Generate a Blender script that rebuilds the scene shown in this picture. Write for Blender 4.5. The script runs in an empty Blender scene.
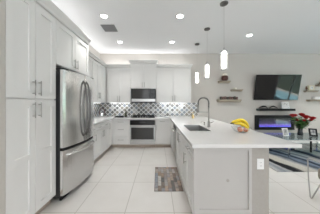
import bpy, bmesh, math, random
from mathutils import Vector, Matrix
random.seed(7)
R = math.radians
S = bpy.context.scene
COL = S.collection

# ------------------------------------------------------------ camera, world, lights, exposure
cam = bpy.data.cameras.new('camera')
cam.lens = 16.875; cam.sensor_width = 36.0; cam.sensor_fit = 'HORIZONTAL'
cam.shift_x = 2.0/320; cam.shift_y = -3.5/320
cam.clip_start = 0.02
camo = bpy.data.objects.new('camera', cam); COL.objects.link(camo)
camo.location = (0, 0, 1.35); camo.rotation_euler = (R(90), 0, 0)
S.camera = camo

W = bpy.data.worlds.new('world'); S.world = W; W.use_nodes = True
bg = W.node_tree.nodes['Background']
bg.inputs[0].default_value = (0.92, 0.96, 1.0, 1); bg.inputs[1].default_value = 1.8

def area(name, loc, rot, sx, sy, power, col=(1, 1, 1)):
    l = bpy.data.lights.new(name, 'AREA'); l.shape = 'RECTANGLE'
    l.size = sx; l.size_y = sy; l.energy = power; l.color = col
    o = bpy.data.objects.new(name, l); COL.objects.link(o)
    o.location = loc; o.rotation_euler = rot
    return o
# unseen fill light added at the big glazed wall behind the camera
area('rear_window_fill', (2.3, -3.35, 1.4), (R(90), 0, 0), 7.6, 2.4, 34, (1.0, 0.995, 0.985))
# LED strips lying on top of the cabinets, washing the ceiling
area('cabinet_top_led', (-1.72, 2.2, 2.66), (R(180), 0, 0), 0.25, 1.7, 1.9, (0.97, 0.98, 1.0))
area('cabinet_top_led', (-1.86, 4.0, 2.65), (R(180), 0, 0), 0.1, 1.8, 2.2, (0.97, 0.98, 1.0))
area('cabinet_top_led', (-1.35, 5.05, 2.64), (R(180), 0, 0), 0.9, 0.08, 1.6, (0.97, 0.98, 1.0))
area('cabinet_top_led', (0.5, 5.05, 2.64), (R(180), 0, 0), 1.0, 0.08, 1.3, (0.97, 0.98, 1.0))
area('cabinet_top_led', (-0.46, 5.05, 2.76), (R(180), 0, 0), 0.7, 0.08, 0.9, (0.97, 0.98, 1.0))
sun = bpy.data.lights.new('sun', 'SUN'); sun.energy = 55; sun.angle = R(0.6); sun.color = (1.0, 0.97, 0.92)
suno = bpy.data.objects.new('sun', sun); COL.objects.link(suno)
suno.rotation_euler = Vector((0.25, -0.62, -0.80)).to_track_quat('-Z', 'Y').to_euler()   # sun high behind the house, lights the patio only
DOWNLIGHT_W = 74.0
UNDER_W = 0.45

S.view_settings.view_transform = 'Standard'
S.view_settings.look = 'None'
S.view_settings.gamma = 1.0
S.view_settings.use_curve_mapping = False
S.view_settings.exposure = 0.26
S.cycles.max_bounces = 10
S.cycles.diffuse_bounces = 6
S.cycles.sample_clamp_indirect = 6.0
S.cycles.caustics_reflective = False
S.cycles.caustics_refractive = False

# ------------------------------------------------------------ materials
MATS = {}
def mat(name, col, rough=0.5, metal=0.0, emit=None, estr=0.0, coat=0.0, spec=0.5):
    m = bpy.data.materials.new(name); m.use_nodes = True
    b = m.node_tree.nodes['Principled BSDF']
    b.inputs['Base Color'].default_value = (*col, 1)
    b.inputs['Roughness'].default_value = rough
    b.inputs['Metallic'].default_value = metal
    b.inputs['Specular IOR Level'].default_value = spec
    if coat: b.inputs['Coat Weight'].default_value = coat; b.inputs['Coat Roughness'].default_value = 0.03
    if emit: b.inputs['Emission Color'].default_value = (*emit, 1); b.inputs['Emission Strength'].default_value = estr
    MATS[name] = m
    return m
def N(m, t, **kw):
    n = m.node_tree.nodes.new(t)
    for k, v in kw.items(): setattr(n, k, v)
    return n
def L(m, a, b): m.node_tree.links.new(a, b)
def bsdf(m): return m.node_tree.nodes['Principled BSDF']
def noisy(m, c1, c2, scale=8.0, detail=4.0, stretch=(1, 1, 1), bump=0.0):
    tc = N(m, 'ShaderNodeTexCoord'); mp = N(m, 'ShaderNodeMapping')
    mp.inputs['Scale'].default_value = stretch
    nz = N(m, 'ShaderNodeTexNoise'); nz.inputs['Scale'].default_value = scale; nz.inputs['Detail'].default_value = detail
    rp = N(m, 'ShaderNodeValToRGB')
    rp.color_ramp.elements[0].position = 0.3; rp.color_ramp.elements[1].position = 0.7
    rp.color_ramp.elements[0].color = (*c1, 1); rp.color_ramp.elements[1].color = (*c2, 1)
    L(m, tc.outputs['Object'], mp.inputs[0]); L(m, mp.outputs[0], nz.inputs['Vector'])
    L(m, nz.outputs['Fac'], rp.inputs[0]); L(m, rp.outputs[0], bsdf(m).inputs['Base Color'])
    if bump:
        bp = N(m, 'ShaderNodeBump'); bp.inputs['Strength'].default_value = bump; bp.inputs['Distance'].default_value = 0.002
        L(m, nz.outputs['Fac'], bp.inputs['Height']); L(m, bp.outputs[0], bsdf(m).inputs['Normal'])
    return m

CAB = noisy(mat('cabinet_paint', (0.72, 0.71, 0.68), 0.38), (0.79, 0.783, 0.765), (0.81, 0.803, 0.785), 3)
WALL = noisy(mat('wall_paint', (0.6, 0.57, 0.53), 0.9, spec=0.2), (0.60, 0.57, 0.53), (0.62, 0.59, 0.55), 40, bump=0.05)
CEIL = noisy(mat('ceiling_paint', (0.8, 0.8, 0.8), 0.95, spec=0.1), (0.90, 0.90, 0.905), (0.92, 0.92, 0.925), 60, bump=0.05)
NICKEL = mat('brushed_nickel', (0.42, 0.41, 0.39), 0.32, 1.0)
DKNICKEL = mat('dark_nickel', (0.16, 0.155, 0.15), 0.35, 1.0)
CHROME = mat('chrome', (0.75, 0.75, 0.76), 0.12, 1.0)
STEEL = noisy(mat('stainless_steel', (0.55, 0.55, 0.55), 0.24, 1.0), (0.82, 0.82, 0.81), (0.89, 0.89, 0.88), 3, stretch=(1, 1, 60))
STEELH = noisy(mat('stainless_steel_fine', (0.62, 0.62, 0.62), 0.28, 1.0), (0.47, 0.47, 0.465), (0.54, 0.54, 0.535), 3, stretch=(1, 60, 60))
FRIDGESIDE = mat('dark_grey_case', (0.035, 0.035, 0.037), 0.45)
BLACK = mat('black_plastic', (0.008, 0.008, 0.009), 0.4, spec=0.25)
BLACKGLASS = mat('black_glass', (0.007, 0.007, 0.008), 0.05, spec=0.4)
TVGLASS = mat('television_screen', (0.004, 0.004, 0.005), 0.05)
OVENGLASS = mat('oven_glass', (0.030, 0.029, 0.028), 0.10)
IRON = mat('cast_iron', (0.02, 0.02, 0.022), 0.6)
WHITEP = mat('white_plastic', (0.82, 0.82, 0.81), 0.4)
SHELFW = noisy(mat('tan_wood', (0.36, 0.31, 0.24), 0.6), (0.30, 0.26, 0.20), (0.42, 0.37, 0.29), 6, stretch=(1, 8, 8))
BLACKWOOD = mat('black_lacquer', (0.008, 0.009, 0.010), 0.4, spec=0.25)
LAMPW = mat('lamp_diffuser', (1, 1, 1), 0.4, emit=(1.0, 0.96, 0.91), estr=7.0)
DLIGHT = mat('downlight_lens', (1, 1, 1), 0.4, emit=(1.0, 0.98, 0.95), estr=14.0)
UNDER = mat('led_strip', (1, 1, 1), 0.4, emit=(1.0, 1.0, 1.0), estr=6.0)
RED = noisy(mat('rose_petal', (0.45, 0.01, 0.015), 0.55), (0.30, 0.006, 0.012), (0.62, 0.02, 0.025), 30)
GREEN = noisy(mat('leaf_green', (0.05, 0.13, 0.03), 0.5), (0.035, 0.11, 0.025), (0.11, 0.25, 0.06), 20)
BANANA = noisy(mat('banana_skin', (0.85, 0.62, 0.02), 0.45), (0.80, 0.56, 0.015), (0.90, 0.70, 0.04), 12)
BANANATIP = mat('banana_tip', (0.08, 0.05, 0.02), 0.7)
APPLE = noisy(mat('apple_skin', (0.6, 0.1, 0.06), 0.35), (0.55, 0.05, 0.04), (0.72, 0.32, 0.16), 14)
TAUPE = noisy(mat('taupe_velvet', (0.33, 0.28, 0.24), 0.85), (0.30, 0.255, 0.215), (0.36, 0.31, 0.265), 50, bump=0.2)
CREAM = mat('cream_paint', (0.76, 0.70, 0.52), 0.6)
BRONZE = noisy(mat('bronze', (0.16, 0.09, 0.045), 0.5), (0.10, 0.055, 0.03), (0.24, 0.14, 0.07), 20)
DARKBROWN = noisy(mat('dark_brown_ceramic', (0.07, 0.035, 0.03), 0.35), (0.045, 0.02, 0.02), (0.16, 0.05, 0.045), 25)
PHOTO = noisy(mat('photo_print', (0.5, 0.5, 0.5), 0.4), (0.10, 0.10, 0.11), (0.75, 0.74, 0.72), 14)
OLIVE = mat('olive_bottle', (0.05, 0.055, 0.03), 0.15)
AMBER = mat('amber_soap', (0.80, 0.62, 0.30), 0.2)
GOLD = mat('gold_pump', (0.75, 0.58, 0.28), 0.3, 1.0)
TREEG = noisy(mat('hedge_green', (0.07, 0.12, 0.07), 0.8), (0.05, 0.075, 0.055), (0.13, 0.17, 0.13), 6)
PATIO = mat('patio_paver', (0.5, 0.47, 0.45), 0.8)
POOLW = mat('pool_water', (0.28, 0.50, 0.60), 0.1)
CUPWHITE = mat('cream_wax', (0.80, 0.77, 0.68), 0.6)

def clear_glass(name, tint, fac):
    m = bpy.data.materials.new(name); m.use_nodes = True; nt = m.node_tree; nt.nodes.clear()
    out = N(m, 'ShaderNodeOutputMaterial'); mx = N(m, 'ShaderNodeMixShader')
    tr = N(m, 'ShaderNodeBsdfTransparent'); gl = N(m, 'ShaderNodeBsdfGlossy'); fr = N(m, 'ShaderNodeLayerWeight')
    fr.inputs['Blend'].default_value = 0.5
    tr.inputs[0].default_value = (*tint, 1); gl.inputs['Roughness'].default_value = 0.03
    pw = N(m, 'ShaderNodeMath', operation='POWER'); pw.inputs[1].default_value = 3.0; ml = N(m, 'ShaderNodeMath', operation='MULTIPLY_ADD'); ml.inputs[1].default_value = fac; ml.inputs[2].default_value = 0.04
    L(m, fr.outputs['Facing'], pw.inputs[0]); L(m, pw.outputs[0], ml.inputs[0]); L(m, ml.outputs[0], mx.inputs[0]); L(m, tr.outputs[0], mx.inputs[1]); L(m, gl.outputs[0], mx.inputs[2])
    L(m, mx.outputs[0], out.inputs[0])
    return m
GLASS = clear_glass('clear_glass', (0.97, 0.985, 0.985), 0.15)
SEEDED = bpy.data.materials.new('seeded_glass'); SEEDED.use_nodes = True
def _seeded():
    m = SEEDED; nt = m.node_tree; nt.nodes.clear()
    out = N(m, 'ShaderNodeOutputMaterial'); a = N(m, 'ShaderNodeMixShader'); b = N(m, 'ShaderNodeMixShader')
    tr = N(m, 'ShaderNodeBsdfTransparent'); tl = N(m, 'ShaderNodeBsdfTranslucent'); gl = N(m, 'ShaderNodeBsdfGlossy'); gl.inputs['Roughness'].default_value = 0.05
    vo = N(m, 'ShaderNodeTexVoronoi'); vo.inputs['Scale'].default_value = 70; tc = N(m, 'ShaderNodeTexCoord'); L(m, tc.outputs['Object'], vo.inputs['Vector'])
    mr = N(m, 'ShaderNodeMapRange'); mr.inputs[1].default_value = 0.1; mr.inputs[2].default_value = 0.6; mr.inputs[3].default_value = 0.35; mr.inputs[4].default_value = 0.12
    L(m, vo.outputs['Distance'], mr.inputs[0]); L(m, mr.outputs[0], a.inputs[0]); L(m, tr.outputs[0], a.inputs[1]); L(m, tl.outputs[0], a.inputs[2])
    b.inputs[0].default_value = 0.05; L(m, a.outputs[0], b.inputs[1]); L(m, gl.outputs[0], b.inputs[2]); L(m, b.outputs[0], out.inputs[0])
_seeded()
TABLEGLASS = clear_glass('table_glass', (0.72, 0.80, 0.82), 0.6)
SMOKE = mat('smoked_glass', (0.012, 0.014, 0.02), 0.06, coat=0.5)

# floor tile
FLOOR = mat('floor_tile', (0.7, 0.66, 0.6), 0.28)
def _floor():
    m = FLOOR
    tc = N(m, 'ShaderNodeTexCoord'); mp = N(m, 'ShaderNodeMapping')
    mp.inputs['Location'].default_value = (0.41, -1.858 + 0.715*4, 0)
    br = N(m, 'ShaderNodeTexBrick'); br.offset = 0.0; br.squash = 1.0
    br.inputs['Scale'].default_value = 1.0; br.inputs['Mortar Size'].default_value = 0.0055
    br.inputs['Mortar Smooth'].default_value = 0.2; br.inputs['Bias'].default_value = 0.0
    br.inputs['Brick Width'].default_value = 0.61; br.inputs['Row Height'].default_value = 0.715
    br.inputs['Color1'].default_value = (0.665, 0.645, 0.62, 1); br.inputs['Color2'].default_value = (0.70, 0.68, 0.655, 1)
    br.inputs['Mortar'].default_value = (0.46, 0.435, 0.40, 1)
    nz = N(m, 'ShaderNodeTexNoise'); nz.inputs['Scale'].default_value = 2.2; nz.inputs['Detail'].default_value = 6
    mx = N(m, 'ShaderNodeMix', data_type='RGBA', blend_type='MULTIPLY'); mx.inputs[0].default_value = 1.0
    rp = N(m, 'ShaderNodeValToRGB')
    rp.color_ramp.elements[0].position = 0.3; rp.color_ramp.elements[0].color = (0.93, 0.92, 0.91, 1)
    rp.color_ramp.elements[1].position = 0.7; rp.color_ramp.elements[1].color = (1, 1, 1, 1)
    L(m, tc.outputs['Object'], mp.inputs[0]); L(m, mp.outputs[0], br.inputs['Vector']); L(m, tc.outputs['Object'], nz.inputs['Vector'])
    L(m, nz.outputs['Fac'], rp.inputs[0]); L(m, br.outputs['Color'], mx.inputs[6]); L(m, rp.outputs[0], mx.inputs[7])
    L(m, mx.outputs[2], bsdf(m).inputs['Base Color'])
_floor()

# quartz
QUARTZ = noisy(mat('white_quartz', (0.86, 0.85, 0.83), 0.22), (0.66, 0.655, 0.64), (0.71, 0.705, 0.69), 2.5, 8)

# arabesque lattice mosaic (u along the wall, v up)
def mosaic(name, axis):
    m = mat(name, (0.7, 0.7, 0.7), 0.18)
    tc = N(m, 'ShaderNodeTexCoord'); sp = N(m, 'ShaderNodeSeparateXYZ'); L(m, tc.outputs['Object'], sp.inputs[0])
    def M(op, a, b=None, c=None):
        n = N(m, 'ShaderNodeMath', operation=op)
        for i, v in enumerate((a, b, c)):
            if v is None: continue
            if isinstance(v, (int, float)): n.inputs[i].default_value = v
            else: L(m, v, n.inputs[i])
        return n.outputs[0]
    u = M('DIVIDE', sp.outputs[axis], 0.165); v = M('DIVIDE', sp.outputs[2], 0.150)
    p0 = M('ADD', u, v); q0 = M('SUBTRACT', u, v)
    p = M('FLOOR', p0); q = M('FLOOR', q0)
    cb = N(m, 'ShaderNodeCombineXYZ'); L(m, p, cb.inputs[0]); L(m, q, cb.inputs[1])
    wn = N(m, 'ShaderNodeTexWhiteNoise'); L(m, cb.outputs[0], wn.inputs[0])
    tone = N(m, 'ShaderNodeValToRGB'); tone.color_ramp.interpolation = 'CONSTANT'
    e = tone.color_ramp.elements
    e[0].position = 0.0; e[0].color = (0.17, 0.17, 0.165, 1); e[1].position = 0.4; e[1].color = (0.30, 0.28, 0.245, 1)
    n1 = e.new(0.62); n1.color = (0.27, 0.30, 0.33, 1); n2 = e.new(0.88); n2.color = (0.50, 0.50, 0.49, 1)
    L(m, wn.outputs['Value'], tone.inputs[0])
    # distance of a point from the edge of its lantern tile
    def edge(x): return M('ABSOLUTE', M('SUBTRACT', M('FRACT', x), 0.5))
    d = M('MAXIMUM', edge(p0), edge(q0))
    grout = M('GREATER_THAN', d, 0.41)
    mx2 = N(m, 'ShaderNodeMix', data_type='RGBA'); L(m, grout, mx2.inputs[0])
    L(m, tone.outputs[0], mx2.inputs[6]); mx2.inputs[7].default_value = (0.80, 0.80, 0.79, 1)
    L(m, mx2.outputs[2], bsdf(m).inputs['Base Color'])
    return m
MOSX = mosaic('mosaic_back', 0); MOSY = mosaic('mosaic_side', 1)

# kitchen mat print: weathered plank strips
MATP = mat('plank_print_mat', (0.3, 0.25, 0.2), 0.8)
def _matp():
    m = MATP
    tc = N(m, 'ShaderNodeTexCoord'); mp = N(m, 'ShaderNodeMapping'); mp.inputs['Rotation'].default_value = (0, 0, R(90))
    br = N(m, 'ShaderNodeTexBrick'); br.offset = 0.37; br.offset_frequency = 2
    br.inputs['Scale'].default_value = 1.0; br.inputs['Brick Width'].default_value = 0.17; br.inputs['Row Height'].default_value = 0.055
    br.inputs['Mortar Size'].default_value = 0.0025
    br.inputs['Color1'].default_value = (0, 0, 0, 1); br.inputs['Color2'].default_value = (1, 1, 1, 1); br.inputs['Mortar'].default_value = (0.1, 0.1, 0.1, 1)
    rp = N(m, 'ShaderNodeValToRGB'); e = rp.color_ramp.elements
    e[0].position = 0.0; e[0].color = (0.10, 0.10, 0.105, 1); e[1].position = 1.0; e[1].color = (0.44, 0.41, 0.37, 1)
    for p, c in ((0.25, (0.26, 0.19, 0.14, 1)), (0.45, (0.19, 0.23, 0.28, 1)), (0.62, (0.33, 0.25, 0.19, 1)), (0.8, (0.28, 0.28, 0.275, 1))):
        x = e.new(p); x.color = c
    nz = N(m, 'ShaderNodeTexNoise'); nz.inputs['Scale'].default_value = 18; nz.inputs['Detail'].default_value = 5
    mx = N(m, 'ShaderNodeMix', data_type='RGBA', blend_type='OVERLAY'); mx.inputs[0].default_value = 0.5
    L(m, tc.outputs['Object'], mp.inputs[0]); L(m, mp.outputs[0], br.inputs['Vector']); L(m, tc.outputs['Object'], nz.inputs['Vector'])
    L(m, br.outputs['Color'], rp.inputs[0]); L(m, rp.outputs[0], mx.inputs[6]); L(m, nz.outputs['Fac'], mx.inputs[7])
    L(m, mx.outputs[2], bsdf(m).inputs['Base Color'])
_matp()

# rug: flowing bands of black, cream, blue grey
RUGP = mat('marbled_rug', (0.5, 0.5, 0.5), 0.95, spec=0.1)
def _rugp():
    m = RUGP
    tc = N(m, 'ShaderNodeTexCoord'); sp = N(m, 'ShaderNodeSeparateXYZ'); L(m, tc.outputs['Object'], sp.inputs[0])
    mp = N(m, 'ShaderNodeMapping'); mp.inputs['Scale'].default_value = (1.0, 0.45, 1); L(m, tc.outputs['Object'], mp.inputs[0])
    n1 = N(m, 'ShaderNodeTexNoise'); n1.inputs['Scale'].default_value = 2.6; n1.inputs['Detail'].default_value = 5; L(m, mp.outputs[0], n1.inputs['Vector'])
    def M(op, a, b=None, c=None):
        n = N(m, 'ShaderNodeMath', operation=op)
        for i, v in enumerate((a, b, c)):
            if v is None: continue
            if isinstance(v, (int, float)): n.inputs[i].default_value = v
            else: L(m, v, n.inputs[i])
        return n.outputs[0]
    c = M('ADD', sp.outputs[0], M('MULTIPLY', sp.outputs[1], 0.2))
    c = M('ADD', c, M('MULTIPLY', M('SUBTRACT', n1.outputs['Fac'], 0.5), 0.45))
    f = M('DIVIDE', M('ADD', c, 1.8), 3.6)
    rp = N(m, 'ShaderNodeValToRGB'); e = rp.color_ramp.elements
    stops = [(-1.8, (.45, .44, .42)), (-1.6, (.20, .22, .25)), (-1.50, (.36, .36, .36)), (-1.46, (.012, .013, .016)), (-1.33, (.012, .013, .016)), (-1.29, (.42, .40, .36)),
             (-1.02, (.46, .44, .40)), (-0.92, (.26, .27, .29)), (-0.84, (.05, .065, .09)), (-0.74, (.16, .20, .26)), (-0.66, (.012, .015, .022)), (-0.56, (.06, .09, .14)),
             (-0.48, (.30, .31, .32)), (-0.36, (.10, .12, .15)), (-0.28, (.38, .37, .35)), (-0.12, (.20, .21, .23)), (-0.05, (.012, .013, .018)), (0.06, (.05, .07, .10)), (0.16, (.40, .39, .36)),
             (0.45, (.44, .42, .39)), (0.52, (.04, .05, .07)), (0.68, (.10, .13, .18)), (0.8, (.38, .37, .35)), (1.1, (.012, .013, .016)), (1.2, (.42, .40, .37)), (1.6, (.25, .26, .28))]
    for i, (x, cc) in enumerate(stops):
        el = e[0] if i == 0 else (e[1] if i == 1 else e.new((x+1.8)/3.6))
        el.position = (x+1.8)/3.6; el.color = (*cc, 1)
    nz = N(m, 'ShaderNodeTexNoise'); nz.inputs['Scale'].default_value = 55; nz.inputs['Detail'].default_value = 3; L(m, tc.outputs['Object'], nz.inputs['Vector'])
    mx = N(m, 'ShaderNodeMix', data_type='RGBA', blend_type='OVERLAY'); mx.inputs[0].default_value = 0.45
    L(m, f, rp.inputs[0]); L(m, rp.outputs[0], mx.inputs[6]); L(m, nz.outputs['Fac'], mx.inputs[7])
    L(m, mx.outputs[2], bsdf(m).inputs['Base Color'])
_rugp()

# flame display of the electric fireplace (gives off its own light)
FLAME = mat('flame_display', (0.01, 0.01, 0.012), 0.05)
def _flame():
    m = FLAME
    tc = N(m, 'ShaderNodeTexCoord'); sp = N(m, 'ShaderNodeSeparateXYZ')
    nz = N(m, 'ShaderNodeTexNoise'); nz.inputs['Scale'].default_value = 14; nz.inputs['Detail'].default_value = 3
    ad = N(m, 'ShaderNodeMath', operation='MULTIPLY_ADD'); ad.inputs[1].default_value = 0.10; 
    rp = N(m, 'ShaderNodeValToRGB'); e = rp.color_ramp.elements
    e[0].position = 0.0; e[0].color = (0.10, 0.12, 0.9, 1); e[1].position = 1.0; e[1].color = (0.020, 0.022, 0.03, 1)
    for p, c in ((0.28, (0.16, 0.10, 0.75, 1)), (0.42, (0.16, 0.12, 0.42, 1)), (0.55, (0.06, 0.05, 0.12, 1))):
        x = e.new(p); x.color = c
    sc = N(m, 'ShaderNodeMath', operation='MULTIPLY'); sc.inputs[1].default_value = 3.4
    L(m, tc.outputs['Object'], sp.inputs[0]); L(m, tc.outputs['Object'], nz.inputs['Vector'])
    L(m, nz.outputs['Fac'], ad.inputs[0]); L(m, sp.outputs[2], ad.inputs[2]); L(m, ad.outputs[0], sc.inputs[0])
    L(m, sc.outputs[0], rp.inputs[0]); L(m, rp.outputs[0], bsdf(m).inputs['Emission Color'])
    bsdf(m).inputs['Emission Strength'].default_value = 0.9
_flame()

# ------------------------------------------------------------ mesh helpers
def bx(bm, x0, x1, y0, y1, z0, z1, bev=0.0):
    r = bmesh.ops.create_cube(bm, size=1.0, matrix=Matrix.Translation(((x0+x1)/2, (y0+y1)/2, (z0+z1)/2)) @ Matrix.Diagonal((abs(x1-x0), abs(y1-y0), abs(z1-z0), 1)))
    if bev:
        es = list({e for v in r['verts'] for e in v.link_edges})
        bmesh.ops.bevel(bm, geom=es, offset=bev, segments=2, affect='EDGES', profile=0.5)
def ring(bm, pts): return [bm.verts.new(p) for p in pts]
def bridge(bm, a, b, closed=True):
    n = len(a)
    for i in range(n if closed else n-1):
        j = (i+1) % n
        bm.faces.new((a[i], a[j], b[j], b[i]))
def lathe(bm, prof, c=(0, 0, 0), seg=20, cap=True):
    rs = []
    for r, z in prof:
        rs.append(ring(bm, [(c[0]+r*math.cos(2*math.pi*i/seg), c[1]+r*math.sin(2*math.pi*i/seg), c[2]+z) for i in range(seg)]))
    for a, b in zip(rs, rs[1:]): bridge(bm, a, b)
    if cap:
        if prof[0][0] > 1e-6: bm.faces.new(list(reversed(rs[0])))
        if prof[-1][0] > 1e-6: bm.faces.new(rs[-1])
def tube(bm, pts, r, seg=8, rads=None, closed=False):
    pts = [Vector(p) for p in pts]; n = len(pts); rs = []; up = None
    for i in range(n):
        if closed: t = pts[(i+1) % n]-pts[i-1]
        else: t = pts[min(i+1, n-1)]-pts[max(i-1, 0)]
        t.normalize()
        if up is None:
            up = Vector((0, 0, 1)) if abs(t.z) < 0.9 else Vector((1, 0, 0))
        u = (up - t*up.dot(t)).normalized(); v = t.cross(u); up = u
        rr = rads[i] if rads else r
        rs.append(ring(bm, [pts[i]+u*rr*math.cos(2*math.pi*k/seg)+v*rr*math.sin(2*math.pi*k/seg) for k in range(seg)]))
    for a, b in zip(rs, rs[1:]): bridge(bm, a, b)
    if closed: bridge(bm, rs[-1], rs[0])
    else:
        bm.faces.new(list(reversed(rs[0]))); bm.faces.new(rs[-1])
def ball(bm, c, r, sx=1, sy=1, sz=1, u=14, v=10):
    bmesh.ops.create_uvsphere(bm, u_segments=u, v_segments=v, radius=r, matrix=Matrix.Translation(c) @ Matrix.Diagonal((sx, sy, sz, 1)))
def prism(bm, poly, z0, z1):
    a = ring(bm, [(x, y, z0) for x, y in poly]); b = ring(bm, [(x, y, z1) for x, y in poly])
    bridge(bm, a, b); bm.faces.new(list(reversed(a))); bm.faces.new(b)

def obj(name, bm, m, parent=None, smooth=False, at=None):
    bmesh.ops.recalc_face_normals(bm, faces=bm.faces[:])
    me = bpy.data.meshes.new(name); bm.to_mesh(me); bm.free()
    if smooth:
        for p in me.polygons: p.use_smooth = True
    me.materials.append(m)
    o = bpy.data.objects.new(name, me); COL.objects.link(o)
    if parent: o.parent = parent
    if at: o.location = at
    return o
def thing(name, label, cat, loc=(0, 0, 0), rotz=0.0, group=None):
    o = bpy.data.objects.new(name, None); COL.objects.link(o)
    o.empty_display_size = 0.05
    o.location = loc; o.rotation_euler = (0, 0, rotz); o['label'] = label; o['category'] = cat
    if group: o['group'] = group
    return o
def tag(o, label, cat, group=None):
    o['label'] = label; o['category'] = cat
    if group: o['group'] = group
    return o
def B(): return bmesh.new()
def box_obj(name, m, parent, *a, bev=0.0, at=None):
    bm = B(); bx(bm, *a, bev=bev); return obj(name, bm, m, parent, at=at)
def struct(name, bm, m):
    o = obj(name, bm, m); o['kind'] = 'structure'; return o
def sbox(name, m, *a):
    bm = B(); bx(bm, *a); return struct(name, bm, m)
def copy_tree(o, parent=None):
    c = o.copy(); COL.objects.link(c)
    if parent: c.parent = parent
    for ch in list(o.children): copy_tree(ch, c)
    return c

# ------------------------------------------------------------ the room
XL, YB, ZC, XR, YF = -2.0, 5.18, 3.07, 7.0, -3.5
sbox('floor', FLOOR, XL-0.1, XR+0.1, YF-0.1, YB+0.1, -0.1, 0.0)
sbox('ceiling', CEIL, XL-0.1, XR+0.1, YF-0.1, YB+0.1, ZC, ZC+0.1)
sbox('wall_back', WALL, XL-0.1, XR+0.1, YB, YB+0.1, 0.0, ZC)
sbox('wall_left', WALL, XL-0.1, XL, 1.36, YB, 0.0, ZC)
WARM = noisy(mat('warm_wall_paint', (0.66, 0.60, 0.55), 0.9, spec=0.2), (0.55, 0.52, 0.485), (0.57, 0.54, 0.505), 40)
sbox('wall_left_return', WARM, XL-0.1, -1.38, YF, 1.358, 0.0, ZC)
# right wall with a wide patio door opening
bm = B()
bx(bm, XR, XR+0.1, YF, 1.2, 0, ZC); bx(bm, XR, XR+0.1, 3.3, YB, 0, ZC); bx(bm, XR, XR+0.1, 1.2, 3.3, 2.35, ZC)
struct('wall_right', bm, WALL)
dr = B()
for y in (1.2, 2.2, 3.25): bx(dr, XR+0.02, XR+0.07, y, y+0.05, 0, 2.35)
bx(dr, XR+0.02, XR+0.07, 1.2, 3.3, 2.30, 2.35); bx(dr, XR+0.02, XR+0.07, 1.2, 3.3, 0.0, 0.05)
d1 = struct('door_1', dr, WHITEP)
p = B(); bx(p, XR+0.04, XR+0.046, 1.25, 3.25, 0.05, 2.30); obj('door_pane', p, GLASS, d1)
# rear wall, glazed across its width
bm = B()
bx(bm, -1.38, XR, YF-0.1, YF, 2.7, ZC); bx(bm, -1.38, -1.3, YF-0.1, YF, 0, 2.7); bx(bm, 6.4, XR, YF-0.1, YF, 0, 2.7)
for x in (0.6, 2.5, 4.4): bx(bm, x, x+0.08, YF-0.1, YF, 0, 2.7)
struct('wall_rear', bm, WHITEP)
# outside, seen only as reflections
sbox('ground_patio', PATIO, XR+0.1, XR+9, -6, 9, -0.12, -0.02)
sbox('water_pool', POOLW, XR+0.6, XR+2.6, -1.5, 5.5, -0.02, 0.0)
bm = B(); bx(bm, XR+3.0, XR+4.2, -6, 9, -0.02, 2.1); struct('hedge_outside', bm, TREEG)

# half wall at the end of the peninsula, tan painted
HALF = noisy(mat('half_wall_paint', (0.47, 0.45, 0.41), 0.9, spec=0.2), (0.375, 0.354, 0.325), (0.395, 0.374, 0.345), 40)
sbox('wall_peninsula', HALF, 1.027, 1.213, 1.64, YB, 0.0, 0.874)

# backsplash
sbox('trim_backsplash', MOSX, XL+0.012, 1.38, YB-0.012, YB, 0.913, 1.376)
sbox('trim_backsplash_side', MOSY, XL, XL+0.012, 3.012, YB, 0.913, 1.376)
sbox('baseboard_back', WHITEP, 1.213, XR, YB-0.015, YB, 0.0, 0.12)

# ------------------------------------------------------------ cabinets
TOE = noisy(mat('tan_toe_kick', (0.5, 0.42, 0.35), 0.4), (0.48, 0.40, 0.33), (0.53, 0.45, 0.38), 8)
def shaker(bm, x0, x1, z0, z1, y=-0.023, t=0.02, rail=0.062, mid=None, rec=0.016):
    # frame of a shaker front with a recessed flat panel; y = front face
    r = min(rail, (x1-x0)*0.3, (z1-z0)*0.3)
    bx(bm, x0, x0+r, y, y+t, z0, z1); bx(bm, x1-r, x1, y, y+t, z0, z1)
    bx(bm, x0+r, x1-r, y, y+t, z0, z0+r); bx(bm, x0+r, x1-r, y, y+t, z1-r, z1)
    if mid: bx(bm, x0+r, x1-r, y, y+t, mid[0], mid[1])
    bx(bm, x0+r, x1-r, y+rec, y+t, z0+r, z1-r)
def pull(bm, a, b, out=0.036, r=0.0058):
    # bar pull between a and b (points on the front face), on two posts
    a = Vector(a); b = Vector(b); d = (b-a).normalized(); o = Vector((0, -out, 0))
    tube(bm, [a-d*0.0+o, b+o], r, 8)
    for p in (a+d*0.022, b-d*0.022): tube(bm, [p, p+o], r*0.8, 6)
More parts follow.
